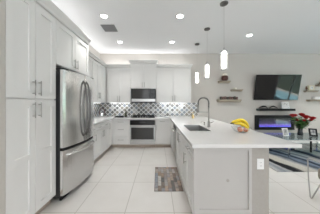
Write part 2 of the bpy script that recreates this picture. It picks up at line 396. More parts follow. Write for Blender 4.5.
def cabinet(name, label, cat, loc, rot, w, d, z0, z1, fronts, crown=None, toe=True, group=None, hollow=False, toe_rec=0.05, extra=None):
    """local frame: front faces -y, carcass from y=0 back to y=d; loc is the front left floor corner."""
    t = thing(name, label, cat, loc, rot, group)
    bm = B()
    if hollow:
        bx(bm, 0, 0.018, 0, d, z0, z1); bx(bm, w-0.018, w, 0, d, z0, z1)
        bx(bm, 0.018, w-0.018, 0, d, z0, z0+0.018); bx(bm, 0.018, w-0.018, d-0.012, d, z0+0.018, z1)
    else: bx(bm, 0, w, 0, d, z0, z1)
    obj('body', bm, CAB, t)
    if toe and z0 < 0.2: box_obj('toe_kick', TOE, t, 0, w, toe_rec, toe_rec+0.02, 0.0, z0)
    for f in fronts:
        bm = B(); kind = f[0]; x0, x1, a, b = f[1]+.0015, f[2]-.0015, f[3]+.0015, f[4]-.0015
        opt = f[5] if len(f) > 5 else {}
        if kind == 'slab': bx(bm, x0, x1, -0.023, -0.003, a, b)
        else: shaker(bm, x0, x1, a, b, rail=opt.get('rail', 0.062 if kind == 'door' else 0.04), mid=opt.get('mid'))
        fo = obj('door' if kind == 'door' else ('drawer' if kind == 'drawer' else 'filler'), bm, CAB, t)
        h = opt.get('h')
        if h:
            bm = B(); pull(bm, (h[0], -0.02, h[1]), (h[2], -0.02, h[3]), out=h[4] if len(h) > 4 else 0.036); obj('handle', bm, NICKEL, fo, smooth=True)
    if crown:
        c0, c1, oL, oR, proj = crown
        bm = B(); prev = None
        for k, (z, o) in enumerate(((c0, 0.004), (c0+0.012, 0.012), (c0+0.03, 0.018), (c1-0.02, proj), (c1, proj))):
            rg = ring(bm, [(-oL*o, -0.02-o, z), (w+oR*o, -0.02-o, z), (w+oR*o, d, z), (-oL*o, d, z)])
            if prev: bridge(bm, prev, rg)
            else: bm.faces.new(rg)
            prev = rg
        bm.faces.new(prev)
        obj('crown', bm, CAB, t)
    if extra: extra(t)
    return t
G_UP, G_BASE = 'white upper cabinets', 'white base cabinets'
P90 = R(90)
# tall pantry
cabinet('pantry_cabinet', 'tall white shaker pantry cabinet with four doors, beside the refrigerator', 'cabinet', (-1.41, 1.363, 0), P90, 0.677, 0.585, 0.1, 2.52, [
    ('door', 0.003, 0.336, 1.405, 2.495, {'rail': 0.078, 'h': (0.296, 1.44, 0.296, 1.61)}),
    ('door', 0.341, 0.674, 1.405, 2.495, {'rail': 0.078, 'h': (0.378, 1.44, 0.378, 1.61)}),
    ('door', 0.003, 0.336, 0.11, 1.395, {'rail': 0.078, 'mid': (0.735, 0.80), 'h': (0.296, 1.19, 0.296, 1.362)}),
    ('door', 0.341, 0.674, 0.11, 1.395, {'rail': 0.078, 'mid': (0.735, 0.80), 'h': (0.378, 1.19, 0.378, 1.362)}),
], crown=(2.525, 2.63, 0, 0, 0.06))
# cabinet over the refrigerator, with its end panel
cabinet('bridge_cabinet', 'white two door cabinet directly above the refrigerator', 'cabinet', (-1.41, 2.042, 0), P90, 0.945, 0.585, 1.885, 2.52, [
    ('door', 0.003, 0.462, 1.892, 2.495, {'h': (0.428, 1.925, 0.428, 2.075)}),
    ('door', 0.467, 0.942, 1.892, 2.495, {'h': (0.500, 1.925, 0.500, 2.075)}),
], crown=(2.525, 2.63, 0, 0.3, 0.06), toe=False)
o = box_obj('cabinet_end_panel', CAB, None, -1.99, -1.395, 2.9885, 3.0105, 0.0, 2.523); tag(o, 'tall white filler panel closing the far side of the refrigerator niche', 'panel')

# left wall uppers
UZ0, UZ1 = 1.376, 2.52
cabinet('upper_cabinet', 'white double door wall cabinet on the side wall just past the refrigerator', 'cabinet', (-1.70, 3.012, 0), P90, 0.918, 0.285, UZ0, UZ1, [
    ('door', 0.003, 0.456, UZ0+.004, 2.495, {'h': (0.42, 1.42, 0.42, 1.57)}),
    ('door', 0.461, 0.915, UZ0+.004, 2.495, {'h': (0.497, 1.42, 0.497, 1.57)})], crown=(2.525, 2.61, 0, 0, 0.05), toe=False, group=G_UP)
cabinet('upper_cabinet', 'narrow double door white wall cabinet on the side wall next to the corner', 'cabinet', (-1.70, 3.932, 0), P90, 0.915, 0.285, UZ0, UZ1, [
    ('door', 0.003, 0.318, UZ0+.004, 2.495, {'h': (0.285, 1.49, 0.285, 1.66)}),
    ('door', 0.323, 0.64, UZ0+.004, 2.495, {'h': (0.355, 1.49, 0.355, 1.66)}),
    ('slab', 0.645, 0.895, UZ0+.004, 2.495)], crown=(2.525, 2.61, 0, 0, 0.05), toe=False, group=G_UP)
# back wall uppers
cabinet('upper_cabinet', 'white double door wall cabinet between the corner and the microwave', 'cabinet', (-1.675, 4.87, 0), 0, 0.795, 0.295, UZ0, UZ1, [
    ('door', 0.05, 0.405, UZ0+.004, 2.495, {'h': (0.372, 1.42, 0.372, 1.60)}),
    ('door', 0.41, 0.792, UZ0+.004, 2.495, {'h': (0.443, 1.42, 0.443, 1.60)})], crown=(2.525, 2.61, 0, 0, 0.05), toe=False, group=G_UP)
cabinet('upper_cabinet', 'taller white wall cabinet raised above the microwave', 'cabinet', (-0.868, 4.80, 0), 0, 0.808, 0.365, 1.825, 2.62, [
    ('door', 0.003, 0.402, 1.83, 2.585, {'h': (0.37, 1.865, 0.37, 2.02)}),
    ('door', 0.406, 0.805, 1.83, 2.585, {'h': (0.438, 1.865, 0.438, 2.02)})], crown=(2.625, 2.725, 1, 1, 0.06), toe=False, group=G_UP)
cabinet('upper_cabinet', 'wide white double door wall cabinet to the right of the microwave', 'cabinet', (-0.055, 4.87, 0), 0, 1.122, 0.295, UZ0, UZ1, [
    ('door', 0.003, 0.558, UZ0+.004, 2.495, {'h': (0.523, 1.42, 0.523, 1.60)}),
    ('door', 0.564, 1.119, UZ0+.004, 2.495, {'h': (0.598, 1.42, 0.598, 1.60)})], crown=(2.525, 2.61, 0, 1, 0.05), toe=False, group=G_UP)

# left wall base cabinets
BZ = 0.874
cabinet('base_cabinet', 'narrow white base cabinet hidden mostly behind the refrigerator', 'cabinet', (-1.415, 3.012, 0), P90, 0.336, 0.57, 0.1, BZ, [
    ('drawer', 0.003, 0.333, 0.715, 0.862, {'h': (0.10, 0.79, 0.235, 0.79)}),
    ('door', 0.003, 0.333, 0.11, 0.705, {'h': (0.30, 0.52, 0.30, 0.67)})], group=G_BASE)
cabinet('base_cabinet', 'white double door base cabinet under the side counter past the refrigerator', 'cabinet', (-1.415, 3.352, 0), P90, 0.856, 0.57, 0.1, BZ, [
    ('drawer', 0.003, 0.426, 0.715, 0.862, {'h': (0.14, 0.79, 0.29, 0.79)}),
    ('drawer', 0.430, 0.853, 0.715, 0.862, {'h': (0.57, 0.79, 0.72, 0.79)}),
    ('door', 0.003, 0.426, 0.11, 0.705, {'h': (0.392, 0.52, 0.392, 0.68)}),
    ('door', 0.430, 0.853, 0.11, 0.705, {'h': (0.464, 0.52, 0.464, 0.68)})], group=G_BASE)
cabinet('corner_cabinet', 'white blind corner base cabinet where the two counters meet', 'cabinet', (-1.415, 4.212, 0), P90, 0.94, 0.57, 0.1, BZ, [
    ('door', 0.003, 0.32, 0.11, 0.862, {'h': (0.035, 0.62, 0.035, 0.79)})], group=G_BASE)
# back wall base cabinets
cabinet('drawer_cabinet', 'white three drawer base cabinet to the left of the oven', 'cabinet', (-1.405, 4.57, 0), 0, 0.537, 0.58, 0.1, BZ, [
    ('slab', 0.002, 0.032, 0.11, 0.862),
    ('drawer', 0.036, 0.534, 0.722, 0.862, {'h': (0.19, 0.79, 0.37, 0.79)}),
    ('drawer', 0.036, 0.534, 0.355, 0.714, {'h': (0.19, 0.565, 0.37, 0.565)}),
    ('drawer', 0.036, 0.534, 0.11, 0.347, {'h': (0.19, 0.25, 0.37, 0.25)})], group=G_BASE)
t = thing('oven_cabinet', 'white cabinet surround that houses the built in oven', 'cabinet', (-0.864, 4.57, 0))
bm = B(); bx(bm, 0, 0.012, 0, 0.58, 0.1, BZ); bx(bm, 0.774, 0.786, 0, 0.58, 0.1, BZ); bx(bm, 0.012, 0.774, 0, 0.58, 0.1, 0.112); bx(bm, 0.012, 0.774, 0, 0.04, 0.846, BZ)
obj('body', bm, CAB, t); box_obj('toe_kick', TOE, t, 0, 0.786, 0.05, 0.07, 0, 0.1)
cabinet('base_cabinet', 'white base cabinet with one drawer and door, right of the oven', 'cabinet', (-0.074, 4.57, 0), 0, 0.46, 0.58, 0.1, BZ, [
    ('drawer', 0.003, 0.40, 0.745, 0.862, {'h': (0.13, 0.805, 0.28, 0.805)}),
    ('door', 0.003, 0.40, 0.11, 0.737, {'h': (0.035, 0.54, 0.035, 0.70)}),
    ('slab', 0.404, 0.46, 0.11, 0.862)], group=G_BASE)
# peninsula cabinets, fronts towards the range side; local x runs towards the camera
M90 = R(-90)
ENDP = noisy(mat('end_panel_shaded', (0.6, 0.58, 0.56), 0.4), (0.47, 0.455, 0.437), (0.49, 0.475, 0.457), 3)  # cabinet paint with the overhang's shade put into its colour, slightly pinkish grey
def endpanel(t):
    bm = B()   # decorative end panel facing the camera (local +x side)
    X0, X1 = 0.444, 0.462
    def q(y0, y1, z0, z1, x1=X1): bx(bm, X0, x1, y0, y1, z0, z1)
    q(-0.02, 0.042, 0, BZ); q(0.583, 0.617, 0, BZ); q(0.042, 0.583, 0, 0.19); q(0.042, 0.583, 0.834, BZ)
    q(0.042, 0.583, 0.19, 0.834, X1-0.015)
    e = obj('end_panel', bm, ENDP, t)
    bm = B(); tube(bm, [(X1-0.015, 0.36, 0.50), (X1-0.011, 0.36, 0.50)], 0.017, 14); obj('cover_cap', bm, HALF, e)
cabinet('base_cabinet', 'white peninsula cabinet with drawer and door at the end nearest the viewer', 'cabinet', (0.41, 2.102, 0), M90, 0.444, 0.6, 0.1, BZ, [
    ('drawer', 0.003, 0.44, 0.715, 0.862, {'h': (0.155, 0.80, 0.30, 0.80)}),
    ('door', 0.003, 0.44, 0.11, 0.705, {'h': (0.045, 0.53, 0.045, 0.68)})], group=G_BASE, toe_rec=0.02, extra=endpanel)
cabinet('sink_cabinet', 'white double door cabinet under the sink in the peninsula', 'cabinet', (0.41, 3.182, 0), M90, 1.076, 0.6, 0.1, BZ, [
    ('door', 0.003, 0.536, 0.11, 0.862, {'h': (0.475, 0.68, 0.475, 0.84)}),
    ('door', 0.540, 1.073, 0.11, 0.862, {'h': (0.60, 0.68, 0.60, 0.84)})], hollow=True, group=G_BASE, toe_rec=0.02)
cabinet('corner_cabinet', 'white corner base cabinet between the dishwasher and the back counter', 'cabinet', (0.41, 5.15, 0), M90, 1.356, 0.6, 0.1, BZ, [
    ('slab', 0.60, 1.353, 0.11, 0.862)], group=G_BASE, toe_rec=0.02)
# dishwasher
t = thing('dishwasher', 'dishwasher with dark control strip and bar handle in the peninsula', 'dishwasher', (0.41, 3.788, 0), M90)
box_obj('tub', STEEL, t, 0.003, 0.60, 0.0, 0.57, 0.1, 0.868)
box_obj('door', NICKEL, t, 0.004, 0.598, -0.022, -0.001, 0.11, 0.75, bev=0.003)
box_obj('control_strip', BLACK, t, 0.004, 0.598, -0.022, -0.001, 0.755, 0.862, bev=0.003)
bm = B(); pull(bm, (0.04, -0.022, 0.735), (0.56, -0.022, 0.735), out=0.045, r=0.011); obj('handle', bm, NICKEL, t, smooth=True)

# ------------------------------------------------------------ worktop with sink cut-out
bm = B()
xs = sorted([XL+0.012, -1.365, 0.366, 0.51, 0.85, 1.543]); ys = sorted([1.606, 2.40, 3.012, 3.07, 4.515, YB-0.012])
def inside(x, y):
    if 0.51 < x < 0.85 and 2.40 < y < 3.07: return False
    if y > 4.515: return True
    if x < -1.365: return y > 3.012
    return x > 0.366
vt = {}
def V(x, y, z):
    k = (round(x, 4), round(y, 4), round(z, 4))
    if k not in vt: vt[k] = bm.verts.new(k)
    return vt[k]
cells = [(i, j) for i in range(5) for j in range(5) if inside((xs[i]+xs[i+1])/2, (ys[j]+ys[j+1])/2)]
CZ0, CZ1 = 0.875, 0.912
for i, j in cells:
    a = [(xs[i], ys[j]), (xs[i+1], ys[j]), (xs[i+1], ys[j+1]), (xs[i], ys[j+1])]
    bm.faces.new([V(x, y, CZ1) for x, y in a]); bm.faces.new([V(x, y, CZ0) for x, y in reversed(a)])
    for k, (di, dj) in enumerate(((0, -1), (1, 0), (0, 1), (-1, 0))):
        if (i+di, j+dj) not in cells:
            p0, p1 = a[k], a[(k+1) % 4]
            bm.faces.new([V(*p0, CZ0), V(*p1, CZ0), V(*p1, CZ1), V(*p0, CZ1)])
wt = obj('worktop', bm, QUARTZ); wt['kind'] = 'thing'
tag(wt, 'continuous white quartz worktop running along both walls and over the peninsula', 'countertop')

# sink
t = thing('sink', 'undermount stainless steel sink basin set in the peninsula worktop', 'sink', (0.68, 2.735, 0.912))
bm = B()
def rrect(hx, hy, r, z, n=4):
    pts = []
    for cx, cy, a0 in ((hx-r, hy-r, 0), (-hx+r, hy-r, 90), (-hx+r, -hy+r, 180), (hx-r, -hy+r, 270)):
        for k in range(n+1):
            a = R(a0+90*k/n); pts.append((cx+r*math.cos(a), cy+r*math.sin(a), z))
    return pts
rs = [ring(bm, rrect(*a)) for a in ((0.169, 0.334, 0.03, -0.001), (0.166, 0.331, 0.03, -0.012), (0.160, 0.325, 0.03, -0.20), (0.14, 0.305, 0.04, -0.225))]
for a, b in zip(rs, rs[1:]): bridge(bm, a, b)
bm.faces.new(rs[-1])
obj('basin', bm, STEELH, t)
bm = B(); lathe(bm, [(0.0, 0), (0.045, 0), (0.05, 0.004), (0.03, 0.006), (0.0, 0.004)], (0, 0, -0.224), 18); obj('drain', bm, CHROME, t, smooth=True)

# faucet with spring neck
t = thing('faucet', 'tall brushed nickel spring neck faucet arching over the sink', 'faucet', (0.968, 2.86, 0.912))
bm = B(); lathe(bm, [(0.034, 0), (0.034, 0.008), (0.026, 0.014), (0.024, 0.10), (0.018, 0.115), (0.0, 0.115)], seg=18); obj('base', bm, NICKEL, t, smooth=True)
bm = B(); tube(bm, [(0, 0, 0.10), (0, 0, 0.36)], 0.012, 10); obj('riser', bm, NICKEL, t, smooth=True)
arc = [Vector((0, 0, 0.34))]
for k in range(0, 25):
    a = math.pi*k/24; arc.append(Vector((-0.10+0.10*math.cos(a), 0, 0.45+0.10*math.sin(a))))
arc.append(Vector((-0.205, 0, 0.36)))
bm = B(); tube(bm, arc, 0.010, 8); obj('hose', bm, BLACK, t, smooth=True)
# spring coil wound around the arc
pts = []; turns = 34; nn = turns*8; acc = [0]
for a, b in zip(arc, arc[1:]): acc.append(acc[-1]+(b-a).length)
for i in range(nn+1):
    s = acc[-1]*i/nn; k = max(j for j in range(len(arc)-1) if acc[j] <= s+1e-9)
    f = (s-acc[k])/max(1e-9, acc[k+1]-acc[k]); c = arc[k].lerp(arc[k+1], f); tg = (arc[k+1]-arc[k]).normalized()
    u = Vector((0, 1, 0)); v = tg.cross(u); an = 2*math.pi*turns*i/nn
    pts.append(c+0.0165*(u*math.cos(an)+v*math.sin(an)))
bm = B(); tube(bm, pts, 0.0035, 5); obj('spring', bm, NICKEL, t, smooth=True)
bm = B(); lathe(bm, [(0.0, 0.11), (0.016, 0.11), (0.018, 0.06), (0.024, 0.0), (0.0, 0.0)], (-0.207, 0, 0.26), 14); obj('spray_head', bm, NICKEL, t, smooth=True)
bm = B(); tube(bm, [(0, 0, 0.275), (-0.18, 0, 0.275)], 0.007, 8)
tube(bm, [(-0.207+0.03*math.cos(2*math.pi*k/14), 0.03*math.sin(2*math.pi*k/14), 0.275) for k in range(14)], 0.006, 6, closed=True)
obj('holder_arm', bm, NICKEL, t, smooth=True)
bm = B(); tube(bm, [(0.02, 0, 0.07), (0.06, 0, 0.075), (0.10, 0, 0.10)], 0.007, 8); obj('lever', bm, NICKEL, t, smooth=True)
# built-in soap dispenser
t = thing('soap_dispenser', 'small nickel soap dispenser in the worktop beside the faucet', 'soap dispenser', (0.945, 3.06, 0.912))
bm = B(); lathe(bm, [(0.02, 0), (0.02, 0.006), (0.013, 0.012), (0.013, 0.05), (0.017, 0.055), (0.017, 0.066), (0.0, 0.068)], seg=14); obj('body', bm, NICKEL, t, smooth=True)
bm = B(); tube(bm, [(0, 0, 0.062), (-0.05, 0, 0.066), (-0.075, 0, 0.056)], 0.006, 8); obj('spout', bm, NICKEL, t, smooth=True)
# soap bottle
t = thing('soap_bottle', 'small bottle of amber hand soap with a gold pump on the back corner worktop', 'soap bottle', (1.03, 4.42, 0.912))
bm = B(); lathe(bm, [(0.034, 0), (0.037, 0.006), (0.037, 0.085), (0.030, 0.10), (0.013, 0.108), (0.013, 0.12), (0.0, 0.12)], seg=16); obj('bottle', bm, AMBER, t, smooth=True)
bm = B(); lathe(bm, [(0.015, 0.118), (0.015, 0.135), (0.005, 0.137), (0.005, 0.165), (0.012, 0.167), (0.012, 0.178), (0.0, 0.178)], seg=12); tube(bm, [(0, 0, 0.172), (-0.05, 0, 0.168)], 0.005, 6); obj('pump', bm, GOLD, t, smooth=True)

# ------------------------------------------------------------ appliances
# refrigerator: local x along its width, front faces -y
FW = 0.905
t = thing('refrigerator', 'large stainless steel french door refrigerator with bottom freezer drawer', 'refrigerator', (-1.325, 2.062, 0), R(90-2.6))
box_obj('case', FRIDGESIDE, t, 0.004, FW-0.004, 0.03, 0.60, 0.04, 1.80)
def front(x): return -0.02-0.062*(1-((x-FW/2)/(FW/2))**2)
def bowed(x0, x1, z0, z1, n=12, yb=0.022, bev=0.008):
    bm = B(); rings = []
    poly = [(x0, yb)]
    for k in range(n+1):
        x = x0+(x1-x0)*k/n
        ins = bev if k in (0, n) else 0
        poly.append((x, front(x)+ins))
    poly.append((x1, yb))
    prism(bm, poly, z0, z1)
    return bm
obj('door', bowed(0.002, 0.4495, 0.735, 1.82), STEEL, t)
fd2 = obj('door', bowed(0.4535, FW-0.002, 0.735, 1.82), STEEL, t)
fd1 = [c for c in t.children if c.name.startswith('door')][0]
fz = obj('freezer_drawer', bowed(0.002, FW-0.002, 0.075, 0.692), STEEL, t)
box_obj('seal', BLACK, t, 0.01, FW-0.01, 0.0, 0.028, 0.685, 0.745)
box_obj('kick_grille', BLACK, t, 0.02, FW-0.02, 0.02, 0.05, 0.0, 0.075)
for hx in (0.02, FW-0.12): box_obj('hinge_cover', FRIDGESIDE, t, hx, hx+0.10, -0.02, 0.10, 1.822, 1.845, bev=0.004)
for fd, xh in ((fd1, 0.405), (fd2, 0.498)):
    bm = B(); pts = []
    y0 = front(xh)
    for k in range(17):
        s = k/16; z = 0.82+s*0.90
        o = 0.068*(math.sin(math.pi*min(1, max(0, s)))**0.45)
        pts.append((xh, y0-o+0.004, z))
    tube(bm, pts, 0.015, 10); obj('handle', bm, DKNICKEL, fd, smooth=True)
bm = B(); pts = []
for k in range(17):
    s = k/16; x = 0.06+s*(FW-0.12); o = 0.055*(math.sin(math.pi*s)**0.3 if 0 < s < 1 else 0)
    pts.append((x, front(x)-o+0.003, 0.625))
tube(bm, pts, 0.013, 10); obj('handle', bm, STEEL, fz, smooth=True)

# built-in oven
t = thing('oven', 'stainless steel built in oven with dark glass door under the cooktop', 'oven', (-0.85, 4.57, 0))
W_ = 0.758
box_obj('body', FRIDGESIDE, t, 0.0, W_, 0.0, 0.56, 0.115, 0.842)
bm = B(); bx(bm, 0, W_, -0.03, -0.001, 0.70, 0.842, bev=0.003); pn = obj('control_panel', bm, BLACKGLASS, t)
box_obj('display', SMOKE, pn, 0.29, 0.47, -0.032, -0.03, 0.755, 0.80)
bm = B(); bx(bm, 0, W_, -0.03, -0.001, 0.235, 0.692); dr = obj('door', bm, STEELH, t)
box_obj('window', OVENGLASS, dr, 0.035, W_-0.035, -0.033, -0.03, 0.262, 0.622)
bm = B(); pull(bm, (0.03, -0.03, 0.655), (W_-0.03, -0.03, 0.655), out=0.05, r=0.012); obj('handle', bm, STEELH, dr, smooth=True)
bm = B(); bx(bm, 0, W_, -0.03, -0.001, 0.118, 0.228, bev=0.003); obj('bottom_trim', bm, STEELH, t)

# gas cooktop
t = thing('cooktop', 'black gas cooktop with iron grates on the back worktop above the oven', 'cooktop', (-0.47, 4.86, 0.9125))
bm = B(); bx(bm, -0.37, 0.37, -0.25, 0.24, 0, 0.012, bev=0.003); obj('plate', bm, BLACKGLASS, t)
for cx, cy, r in ((-0.24, -0.11, 0.04), (-0.24, 0.12, 0.035), (0.0, 0.02, 0.055), (0.24, -0.11, 0.035), (0.24, 0.12, 0.04)):
    bm = B(); lathe(bm, [(r, 0.012), (r, 0.022), (r*0.7, 0.024), (r*0.7, 0.032), (0, 0.033)], (cx, cy, 0), 14); obj('burner', bm, IRON, t)
for gx in (-0.24, 0.0, 0.24):
    bm = B()
    for y in (-0.19, -0.11, 0.0, 0.12, 0.20): bx(bm, gx-0.11, gx+0.11, y-0.006, y+0.006, 0.038, 0.052)
    for x in (-0.104, 0.0, 0.104): bx(bm, gx+x-0.006, gx+x+0.006, -0.196, 0.206, 0.036, 0.050)
    for x in (-0.104, 0.104):
        for y in (-0.19, 0.20): bx(bm, gx+x-0.007, gx+x+0.007, y-0.007, y+0.007, 0.012, 0.04)
    obj('grate', bm, IRON, t)
for k in range(5):
    bm = B(); lathe(bm, [(0.016, 0.012), (0.016, 0.03), (0.012, 0.034), (0, 0.034)], (-0.16+0.08*k, -0.222, 0), 12); obj('knob', bm, STEELH, t)

# over-the-range microwave
t = thing('microwave', 'stainless steel over the range microwave with dark glass door', 'microwave', (-0.85, 4.79, 1.378))
box_obj('body', FRIDGESIDE, t, 0, 0.77, 0.0, 0.37, 0.0, 0.442)
bm = B(); bx(bm, 0, 0.60, -0.03, -0.001, 0.125, 0.442, bev=0.003); d = obj('door', bm, OVENGLASS, t)
bm = B(); pull(bm, (0.57, -0.03, 0.15), (0.57, -0.03, 0.42), out=0.03, r=0.007); obj('handle', bm, FRIDGESIDE, d, smooth=True)
bm = B(); bx(bm, 0.604, 0.77, -0.03, -0.001, 0.125, 0.442, bev=0.003); cp = obj('control_panel', bm, BLACKGLASS, t)
bm = B()
for i in range(3):
    for j in range(4): bx(bm, 0.635+i*0.036, 0.66+i*0.036, -0.032, -0.03, 0.16+j*0.04, 0.185+j*0.04)
obj('keypad', bm, FRIDGESIDE, cp)
bm = B(); bx(bm, 0, 0.77, -0.03, -0.001, 0.03, 0.12, bev=0.003); obj('bottom_trim', bm, STEELH, t)
bm = B(); bx(bm, 0.01, 0.76, -0.024, -0.001, 0.0, 0.027); obj('vent_grille', bm, BLACK, t)

# under-cabinet light bars
def undercab(label, x0, x1, y0, y1, n, rot=False):
    t = thing('under_cabinet_light', label, 'light', ((x0+x1)/2, (y0+y1)/2, UZ0), group='under cabinet light bars')
    hx, hy = (x1-x0)/2, (y1-y0)/2
    box_obj('housing', WHITEP, t, -hx, hx, -hy, hy, -0.008, -0.001)
    box_obj('diffuser', UNDER, t, -hx+0.005, hx-0.005, -hy+0.005, hy-0.005, -0.012, -0.008)
    for k in range(n):
        l = bpy.data.lights.new('led', 'AREA'); l.shape = 'RECTANGLE'
        l.size = max(2*hx/n*0.5, 0.03) if not rot else 0.03; l.size_y = 0.03 if not rot else 2*hy/n*0.5
        l.energy = UNDER_W; l.color = (0.93, 0.97, 1.0)
        o = bpy.data.objects.new('led', l); COL.objects.link(o); o.parent = t
        f = (k+0.5)/n*2-1
        o.location = ((f*hx, 0, -0.014) if not rot else (0, f*hy, -0.014))
undercab('slim light bar under the wall cabinet right of the microwave', 0.05, 0.95, 5.02, 5.06, 3)
undercab('slim light bar under the wall cabinet left of the microwave', -1.60, -0.95, 5.02, 5.06, 2)
undercab('slim light bar under the side wall cabinets', -1.86, -1.82, 3.15, 4.75, 3, rot=True)

# ------------------------------------------------------------ ceiling things
def downlight(label, x, y, k=1.0):
    t = thing('downlight', label, 'ceiling light', (x, y, ZC), group='recessed ceiling downlights')
    bm = B(); lathe(bm, [(0.062, -0.002), (0.095, -0.002), (0.095, -0.005), (0.085, -0.010), (0.062, -0.008), (0.062, -0.002)], seg=28, cap=False); obj('trim_ring', bm, WHITEP, t, smooth=True)
    bm = B(); lathe(bm, [(0.0, -0.0015), (0.0615, -0.0015), (0.060, -0.006), (0.0, -0.007)], seg=24); obj('lens', bm, DLIGHT, t)
    l = bpy.data.lights.new('lamp', 'SPOT'); l.spot_size = R(96); l.spot_blend = 0.7; l.shadow_soft_size = 0.05; l.energy = DOWNLIGHT_W*k; l.color = (1.0, 0.985, 0.965)
    o = bpy.data.objects.new('lamp', l); COL.objects.link(o); o.parent = t; o.location = (0, 0, -0.012)
downlight('round recessed downlight in the ceiling in front of the refrigerator, near the air vent', -1.06, 2.95)
downlight('round recessed downlight nearest the camera in the middle of the ceiling', 0.433, 2.95)
downlight('round recessed downlight near the back wall above the drawer cabinet', -1.063, 4.195, 0.48)
downlight('round recessed downlight near the back wall between vent side and pendants', 0.39, 4.195, 0.34)
downlight('round recessed downlight over the living area near the pendants', 2.30, 3.77, 2.1)
downlight('round recessed downlight over the far end of the living area, unseen, added to brighten the room', 5.6, 3.77, 2.6)  # this and the three below are added fill lamps, none in view
downlight('round recessed downlight over the glass table, unseen, added to brighten the room', 4.9, 2.0, 2.6)
downlight('round recessed downlight over the kitchen entrance, unseen, added to brighten the room', -0.2, 0.2)
downlight('round recessed downlight over the armchair, unseen, added to brighten the room', 2.3, 1.3, 1.3)
t = thing('air_vent', 'square grey ceiling air vent with slanted slats', 'vent', (-1.106, 3.42, ZC))
VENTM = mat('vent_grey', (0.24, 0.24, 0.245), 0.5)
bm = B()
for a in ((-0.15, 0.15, -0.15, -0.135), (-0.15, 0.15, 0.135, 0.15), (-0.15, -0.135, -0.135, 0.135), (0.135, 0.15, -0.135, 0.135)): bx(bm, *a, -0.012, -0.001)
obj('frame', bm, VENTM, t)
bm = B()
for k in range(9):
    y = -0.12+k*0.03
    a = ring(bm, [(-0.135, y-0.013, -0.002), (0.135, y-0.013, -0.002), (0.135, y+0.010, -0.014), (-0.135, y+0.010, -0.014)])
    b = ring(bm, [(-0.135, y-0.010, -0.001), (0.135, y-0.010, -0.001), (0.135, y+0.013, -0.012), (-0.135, y+0.013, -0.012)])
    bridge(bm, a, b); bm.faces.new(a); bm.faces.new(b)
obj('slats', bm, VENTM, t)
box_obj('duct_plate', BLACK, t, -0.134, 0.134, -0.134, 0.134, -0.0009, -0.0004)

def pendant(label, y):
    t = thing('pendant_light', label, 'pendant light', (1.131, y, ZC), group='pendant lights above the peninsula')
    bm = B(); lathe(bm, [(0.066, -0.001), (0.066, -0.018), (0.058, -0.024), (0.012, -0.026), (0.0, -0.026)], seg=24); obj('canopy', bm, DKNICKEL, t, smooth=True)
    bm = B(); tube(bm, [(0, 0, -0.026), (0, 0, -0.80)], 0.0016, 6); obj('cord', bm, NICKEL, t)
    bm = B(); lathe(bm, [(0.0, -0.76), (0.010, -0.765), (0.014, -0.79), (0.034, -0.80), (0.036, -0.835), (0.0, -0.835)], seg=20); obj('socket_cap', bm, CHROME, t, smooth=True)
    bm = B(); lathe(bm, [(0.0, -0.822), (0.054, -0.822), (0.056, -0.832), (0.056, -1.150), (0.050, -1.150), (0.050, -0.834), (0.0, -0.834)], seg=24, cap=False); obj('glass_shade', bm, SEEDED, t, smooth=True)
    bm = B(); lathe(bm, [(0.0, -0.838), (0.030, -0.838), (0.032, -0.85), (0.032, -1.105), (0.026, -1.12), (0.0, -1.12)], seg=20); obj('lamp_tube', bm, LAMPW, t, smooth=True)
    return t
pendant('glowing glass cylinder pendant closest to the camera above the peninsula', 2.57)
pendant('glowing glass cylinder pendant in the middle of the row of three', 3.454)
pendant('glowing glass cylinder pendant farthest away, beside the wall cabinet', 4.336)

# ------------------------------------------------------------ worktop things
def banana(bm, tip, end, p0, p1, p2, r=0.0185, n=14):
    p0, p1, p2 = Vector(p0), Vector(p1), Vector(p2); pts = []; rads = []
    for k in range(n+1):
        s = k/n
        pts.append(p0*(1-s)**2+p1*2*s*(1-s)+p2*s*s)
        rads.append(r*(0.35+0.65*min(1.0, 2.2*math.sin(math.pi*(0.04+0.92*s)))) if 0 < k < n else r*0.35)
    tube(bm, pts, r, 7, rads)
    d = (pts[0]-pts[1]).normalized(); tube(tip, [pts[0], pts[0]+d*0.022], 0.006, 6)
    d0 = (pts[-1]-pts[-2]).normalized(); tube(end, [pts[-1], pts[-1]+d0*0.006], 0.005, 6)
BX, BY = 1.262, 2.28
t = thing('fruit_bowl', 'clear glass bowl holding fruit on the peninsula worktop', 'bowl', (BX, BY, 0.912))
bm = B(); lathe(bm, [(0.0, 0.004), (0.06, 0.004), (0.10, 0.03), (0.135, 0.075), (0.139, 0.075), (0.104, 0.026), (0.062, 0.0), (0.0, 0.0)], seg=32, cap=False); obj('bowl', bm, GLASS, t, smooth=True)
bm = B(); tube(bm, [(0.137*math.cos(2*math.pi*k/32), 0.137*math.sin(2*math.pi*k/32), 0.075) for k in range(32)], 0.0035, 6, closed=True); obj('rim', bm, CHROME, t, smooth=True)
for i, (dx, dy, dz, lab) in enumerate(((-0.045, -0.055, 0.046, 'red apple at the front left of the glass fruit bowl'), (0.035, -0.06, 0.048, 'red apple at the front right of the glass fruit bowl'),
                                      (0.0, 0.035, 0.043, 'red apple at the back of the glass fruit bowl under the bananas'))):
    t = thing('apple', lab, 'apple', (BX+dx, BY+dy, 0.912+dz), group='apples in the fruit bowl')
    bm = B(); lathe(bm, [(0.0, -0.026), (0.012, -0.032), (0.028, -0.022), (0.036, 0.0), (0.033, 0.018), (0.020, 0.030), (0.008, 0.028), (0.0, 0.022)], seg=16); obj('flesh', bm, APPLE, t, smooth=True)
    bm = B(); tube(bm, [(0, 0, 0.022), (0.004, 0, 0.04)], 0.002, 5); obj('stem', bm, BANANATIP, t)
